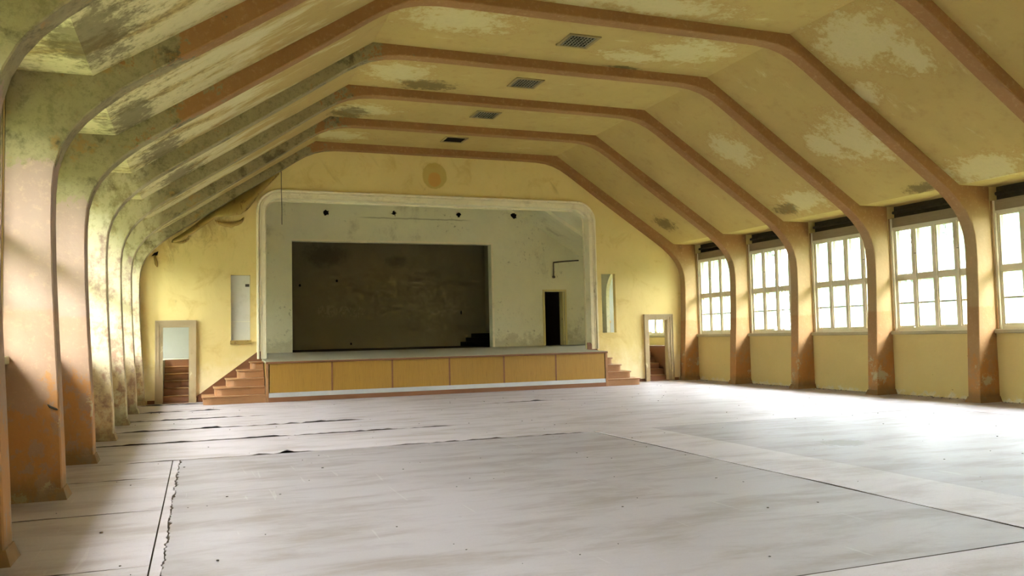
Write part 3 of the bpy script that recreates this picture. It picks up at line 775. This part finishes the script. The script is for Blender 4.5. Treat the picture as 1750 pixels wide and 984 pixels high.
m = MB(); m.prism_x([(YB+.3,stage_z(YB)-.05),(RY,stage_z(RY)-.05),(RY,stage_z(RY)+.0),(YB+.3,stage_z(YB+.3))], RC[1], RC[1]+.35); m.build('recess_floor', M['underlay'], sg)
m = MB(); m.prism_x([(YB+.3,stage_z(YB)-.05),(RY,stage_z(RY)-.05),(RY,stage_z(RY)+.0),(YB+.3,stage_z(YB+.3))], RC[0]-.45, RC[0]); m.build('recess_floor', M['underlay'], sg)
MB().box(STX0-.02, STX1+.02, STY-.045, STY-.005, .945, .990).build('edge_trim', M['brown'], sg, bev=.006)
pwid = (STX1-STX0-.10)/6
for i in range(6):
    a = STX0+.05+pwid*i
    MB().box(a+.022, a+pwid-.022, STY, STY+.02, .225, .945).build('front_panel', M['panel'], sg)
    if i: MB().box(a-.022, a+.022, STY-.008, STY+.02, .225, .945).build('batten', M['brown'], sg)
for a in (STX0-.02, STX1-.05):
    MB().box(a, a+.07, STY-.012, STY+.07, 0.002, .945).build('corner_post', M['step'], sg, bev=.006)
MB().box(STX0+.05, STX1-.05, STY-.006, STY+.02, .115, .224).build('kick_strip', M['metal'], sg)
MB().box(STX0+.05, STX1-.05, STY-.022, STY+.02, .002, .114).build('base_board', M['brown'], sg)
for a, b in ((STX0, STX0+.02), (STX1-.02, STX1)):
    MB().box(a, b, STY+.07, WY, .002, .954).build('end_board', M['panel'], sg)

# corner stairs beside the stage
def corner_stairs(s, label):
    xs = STX0-.022 if s < 0 else STX1+.022
    ends = [1.44, 1.17, .89, .62, .30]
    r = empty('stage_stairs', (xs+s*.7, 21.8, 0)); tag(r, label, 'stairs', 'stairs up to the stage')
    rise = .198
    for i in range(5):
        e = ends[i]*(1. if s < 0 else .78); y0 = STY+.03+.17*i; z = rise*(i+1); rad = min(.22, e*.4)
        def ring(o):
            x1 = xs+s*(e+o); yy = y0-o
            pts = [(xs, WY-.03), (xs, yy)]
            c = (x1-s*rad, yy+rad)
            pts += [(c[0]+s*rad*math.sin(t), c[1]-rad*math.cos(t)) for t in [math.pi/2*q/6 for q in range(7)]]
            pts += [(x1, WY-.03)]
            return pts
        MB().prism_z(ring(0), max(.002, rise*i+.001), z-.034).build('riser', M['step'], r)
        MB().prism_z(ring(.03), z-.033, z).build('tread', M['step'], r, bev=.006)
    # wall string following the steps
    e0 = ends[0]*(1. if s < 0 else .78)
    m = MB(); pl = [(xs, .0), (xs+s*(e0+.16), .0), (xs+s*(e0+.16), .14), (xs+s*.10, 1.24), (xs, 1.24)]
    m.prism_y([(a, max(b,.002)) for a, b in pl], WY-.028, WY-.002); m.build('wall_string', M['brown'], r)
corner_stairs(-1, 'orange wooden corner stairs at the left end of the stage')
corner_stairs(1, 'orange wooden corner stairs at the right end of the stage')

# baseboards on the stage wall
for i, (a, b) in enumerate(((DL[1]+.15, STX0-.022-1.62), (STX1+.022+1.32, DR[0]-.15), (DR[1]+.15, XC+7.68-.05), (XC-7.68+.05, DL[0]-.15))):
    if b-a > .03:
        tag(MB().box(a, b, WY-.02, WY-.001, .001, .09).build(f'baseboard_{["middle_left","middle_right","right","left"][i]}', M['brown']), ['brown baseboard between left doorway and stage stairs','brown baseboard between stage stairs and right doorway','brown baseboard right of the right doorway','brown baseboard left of the left doorway'][i], 'baseboard', kind='structure')

# ------------------------------------------------------------------ ceiling vents
def vent(k, label, grid=True):
    a, b = bays[k]; yc = (a+b)/2; h = .31
    r = empty('ceiling_vent', (XC, yc, ZT)); tag(r, label, 'vent', 'square ceiling vents')
    z0, z1 = ZT-.022, ZT-.001; q = .055
    m = MB(); m.box(XC-h, XC+h, yc-h, yc-h+q, z0, z1); m.box(XC-h, XC+h, yc+h-q, yc+h, z0, z1); m.box(XC-h, XC-h+q, yc-h+q, yc+h-q, z0, z1); m.box(XC+h-q, XC+h, yc-h+q, yc+h-q, z0, z1)
    m.build('rim', M['vframe'], r)
    MB().box(XC-h+q, XC+h-q, yc-h+q, yc+h-q, ZT-.004, ZT-.001).build('shaft', M['black'], r)
    if grid:
        n = 8; m = MB()
        for i in range(n):
            x = XC-h+q+(2*h-2*q)*(i+.5)/n; m.box(x-.014, x+.014, yc-h+q, yc+h-q, z0+.004, z0+.009)
        for i in range(6):
            y = yc-h+q+(2*h-2*q)*(i+.5)/6; m.box(XC-h+q, XC+h-q, y-.008, y+.008, z0+.0095, z0+.014)
        m.build('grille', M['vent'], r)
vl = ['black gaping ceiling vent nearest the stage','ceiling grille vent second from the stage','ceiling grille vent third from the stage','largest ceiling grille vent, fourth from the stage']
for k in range(NB): vent(k, vl[k] if k < 4 else f'{ORD[k]} ceiling grille vent from the stage', k > 0)

# ------------------------------------------------------------------ peeling paper rolls on the stage wall
def roll(pts, rad, name_label, turns=1.1, ph=2.2):
    m = MB(); P = [Vector((x, WY-.01, z)) for x, z in pts]
    # resample smooth
    Q = []
    for i in range(len(P)-1):
        p0, p1, p2, p3 = P[max(i-1,0)], P[i], P[i+1], P[min(i+2,len(P)-1)]
        for t in [q/6 for q in range(6)]:
            Q.append(.5*((2*p1)+(p2-p0)*t+(2*p0-5*p1+4*p2-p3)*t*t+(3*p1-p0-3*p2+p3)*t**3))
    Q.append(P[-1]); n = len(Q); vs = []; seg = 12
    for i, p in enumerate(Q):
        t = (Q[min(i+1,n-1)]-Q[max(i-1,0)]).normalized(); up = Vector((0,-1,0)); dn = t.cross(up).normalized()
        if dn.z > 0: dn = -dn
        s = math.sin(math.pi*min(max(i/(n-1),.04),.96))**.6*(1+.25*nz(i*.4, rad*40))
        for k in range(seg+1):
            a = turns*2*math.pi*k/seg+ph; rr = rad*s*(1-.35*k/seg)
            vs.append(p + up*(rad*s*.8+rr*math.cos(a)*.8) + dn*(rr*math.sin(a)+rad*s*.6))
    W = seg+1
    m.add(vs, [(i*W+k, i*W+k+1, (i+1)*W+k+1, (i+1)*W+k) for i in range(n-1) for k in range(seg)], True)
    o = m.build('peeling_paper', M['paper']); sd = o.modifiers.new('thickness', 'SOLIDIFY'); sd.thickness = .004
    tag(o, name_label, 'wallpaper', 'curls of wall paper coming off the stage wall')
def pouch():
    top = [(-.60,4.13),(-.40,4.27),(-.14,4.47),(.18,4.74),(.44,4.94),(.72,5.16),(1.0,5.38),(1.23,5.54),(1.51,5.74),(1.75,5.92),(1.98,6.08)]
    bot = [(-.63,4.06),(-.42,4.10),(-.17,4.27),(.17,4.52),(.43,4.72),(.72,4.72),(1.0,4.76),(1.20,4.92),(1.44,5.26),(1.70,5.58),(2.0,5.93)]
    vs = []; m = MB(); R_ = 12; N = 54
    def lerp(L, t):
        f = t*(len(L)-1); i = min(int(f), len(L)-2); q = f-i; return Vector((L[i][0]+(L[i+1][0]-L[i][0])*q, L[i][1]+(L[i+1][1]-L[i][1])*q))
    for i in range(N+1):
        t = i/N; a = lerp(top, t); b = lerp(bot, t); hgt = (a-b).length
        bul = hgt*(.55 if t < .6 else .55-.95*(t-.6))*(1+.6*nz(t*9, 3.3))+.02
        for k in range(R_+1):
            q = k/R_
            if q < .75: p = a+(b-a)*(q/.75); d = bul*math.sin(q/.75*math.pi*.62)**1.2
            else:
                u_ = (q-.75)/.25; p = b+Vector((0,-.03-.02*nz(t*9, 1)))*math.sin(u_*math.pi)+(a-b)*.22*u_; d = bul*math.sin(.62*math.pi)**1.2*(1-.85*u_)
            vs.append((p.x, WY-.012-d, p.y))
    W_ = R_+1
    m.add(vs, [(i*W_+k, i*W_+k+1, (i+1)*W_+k+1, (i+1)*W_+k) for i in range(N) for k in range(R_)], True)
    o = m.build('peeling_paper', M['paper']); sd = o.modifiers.new('thickness', 'SOLIDIFY'); sd.thickness = .004
    tag(o, 'sagging pouch of yellow paper bulging under the arch left of the proscenium', 'wallpaper', 'curls of wall paper coming off the stage wall')
pouch()
roll([(.40,4.64),(.58,4.58),(.80,4.57),(1.0,4.64),(1.10,4.74)], .07, 'fat curl of yellow paper hanging left of the proscenium')
roll([(-.62,4.06),(-.4,4.07),(-.22,4.16)], .04, 'thin curl of yellow paper below the arch haunch')
roll([(-.96,3.42),(-.97,3.56),(-1.02,3.72)], .05, 'small torn paper flap at the left post')
for x_, z_, w_, lab in ((-.33,4.22,.13,'black gap behind the paper under the arch'),(-1.03,3.74,.08,'small black gap in the paper beside the left post')):
    m = MB(); m.prism_y([(x_-w_,z_-.05),(x_+w_*.8,z_-.01),(x_+w_*1.1,z_+.08),(x_-w_*.2,z_+.03)], WY-.006, WY-.001); tag(m.build('paper_gap', M['black']), lab, 'hole', 'gaps torn in the wall paper')
# hanging wire
m = MB(); m.tube([(2.05,WY-.09,5.98),(2.05,WY-.10,5.5),(2.06,WY-.10,5.0),(2.06,WY-.10,4.56)], .010, 6)
tag(m.build('hanging_wire', M['iron']), 'thin dark wire hanging in front of the proscenium corner', 'wire')
# pipe scar on stage back wall
sc = empty('wall_pipe', (11.4, YB, 4.0)); tag(sc, 'rusty bent pipe on the stage wall above the open door', 'pipe')
MB().tube([(11.41,YB-.04,3.50),(11.41,YB-.04,3.98)], .02, 8).build('riser_pipe', M['iron'], sc)
MB().tube([(11.41,YB-.04,3.98),(11.9,YB-.04,4.03),(12.36,YB-.04,4.06)], .024, 8).build('cross_pipe', M['iron'], sc)
MB().tube([(11.41,YB-.001,3.48),(11.41,YB-.07,3.48)], .045, 10).build('flange', M['iron'], sc)
for (x, z, r_, lab) in ((3.72,5.45,.10,'leftmost black beam socket above the recess'),(5.87,5.52,.09,'black beam socket in the middle above the recess'),(8.05,5.53,.09,'right black beam socket above the recess'),(10.0,5.56,.12,'ragged black hole under the sloping stage ceiling')):
    n = 18; r_ *= .8; ring = [(x+r_*(1+1.1*nz(k*1.7, x*3))*math.cos(2*math.pi*k/n), z+r_*(1+1.1*nz(k*1.7, x*3, 4))*math.sin(2*math.pi*k/n)) for k in range(n)]
    m = MB(); m.prism_y(ring, YB-.012, YB-.001); tag(m.build('beam_socket', M['black']), lab, 'hole', 'sockets of removed beams')

# fallen flakes
def debris():
    rnd = random.Random(11); m = MB()
    def flake(x, y, r):
        n = rnd.randint(4, 6); a0 = rnd.random()*6; h = r*rnd.uniform(.15,.5)
        ring = [(x+r*rnd.uniform(.5,1.2)*math.cos(a0+6.283*k/n), y+r*rnd.uniform(.5,1.2)*math.sin(a0+6.283*k/n)) for k in range(n)]
        m.prism_z(ring, .0025, .0035+h)
    for _ in range(240):
        flake(rnd.uniform(-1.2, 13.6), rnd.uniform(4.5, 20.8), rnd.uniform(.004,.014))
    for _ in range(260):
        x = rnd.choice([XR-rnd.uniform(.02,.3), XR-rnd.uniform(.02,.12)]); y = rnd.choice([a+rnd.random()*(b-a) for a, b in bays[:6]])
        flake(x, y, rnd.uniform(.005,.022))
    o = m.build('plaster_crumbs', M['iron']); tag(o, 'dark crumbs and flakes strewn over the floor', 'debris', kind='stuff')
debris()

# small wall marks: latch on left post
hk = MB(); hk.tube([(XL+.40, FY[5]-.004, .93),(XL+.42, FY[5]-.02, .91),(XL+.47, FY[5]-.02, .885),(XL+.485, FY[5]-.004, .875)], [.004,.011,.013,.006], 6)
tag(hk.build('wall_hook', M['iron']), 'dark iron hook low on the left post', 'hook')

# ------------------------------------------------------------------ outside
tag(MB().box(-60, 75, -40, 90, -.9, -.5).build('ground', M['grass']), 'pale lawn outside the windows', 'ground', kind='structure')
m = MB(); m.box(XL-.3, XR+.3, YB+.3, 30.2, -.5, .79)
tag(m.build('wall_rear_base', M['render']), 'base of the rear annex', 'wall', kind='structure')
def tree_mesh(seed, h, r):
    bm = bmesh.new(); bmesh.ops.create_icosphere(bm, subdivisions=4, radius=1)
    for v in bm.verts:
        p = v.co.copy(); f = 1+.22*nz(p.x*1.6+seed, p.y*1.6, p.z*1.6)+.14*nz(p.x*4, p.y*4+seed, p.z*4)+.08*nz(p.x*9, p.y*9, p.z*9+seed)
        v.co = Vector((p.x*r*f, p.y*r*f, h*.52+p.z*h*.48*f))
    rnd = random.Random(seed)
    base = [v.co.copy() for v in bm.verts]
    for _ in range(900):
        c = rnd.choice(base)*rnd.uniform(.98,1.05); a = Vector((rnd.gauss(0,1), rnd.gauss(0,1), rnd.gauss(0,1))).normalized(); b = a.orthogonal().normalized(); q = rnd.uniform(.12,.25)
        bm.faces.new([bm.verts.new(c-a*q), bm.verts.new(c+b*q*.5), bm.verts.new(c+a*q), bm.verts.new(c-b*q*.5)])
    me = bpy.data.meshes.new('foliage'); bm.to_mesh(me); bm.free(); me.materials.append(M['leaves']); return me
crowns = [(tree_mesh(s_, h, r), h, r) for s_, h, r in ((1,6.2,2.3),(2,5.4,2.1),(3,6.8,2.5))]
trunk_me = MB().tube([(0,0,0),(.08,.03,1.2),(0,.1,2.6)], [.2,.15,.1], 8).mesh('trunk', M['bark'])
rnd_t = random.Random(5)
for s, side in ((1,'right'), (-1,'left')):  # left row is unseen, added to cut low sky light
    for i in range(12):
        me, h, r = crowns[(i*2+(0 if s > 0 else 1)) % 3]
        x = (XR+10.2 if s > 0 else XL-10.2)+(1.6 if i % 2 else -1.6)+rnd_t.uniform(-.2,.2); y = -6+3.9*i+rnd_t.uniform(-.4,.4)
        t = empty('tree', (x, y, -.5)); t.rotation_euler = (0,0,rnd_t.uniform(0,6))
        tag(t, f'{ORD[i] if i < 11 else "last"} leafy tree from the rear in the row outside the {side} windows' if s > 0 else 'unseen leafy tree added outside the left windows to block low sky light', 'tree', f'tree row outside the {side} windows')
        o = bpy.data.objects.new('foliage', me); COL.objects.link(o); o.parent = t
        o = bpy.data.objects.new('trunk', trunk_me); COL.objects.link(o); o.parent = t
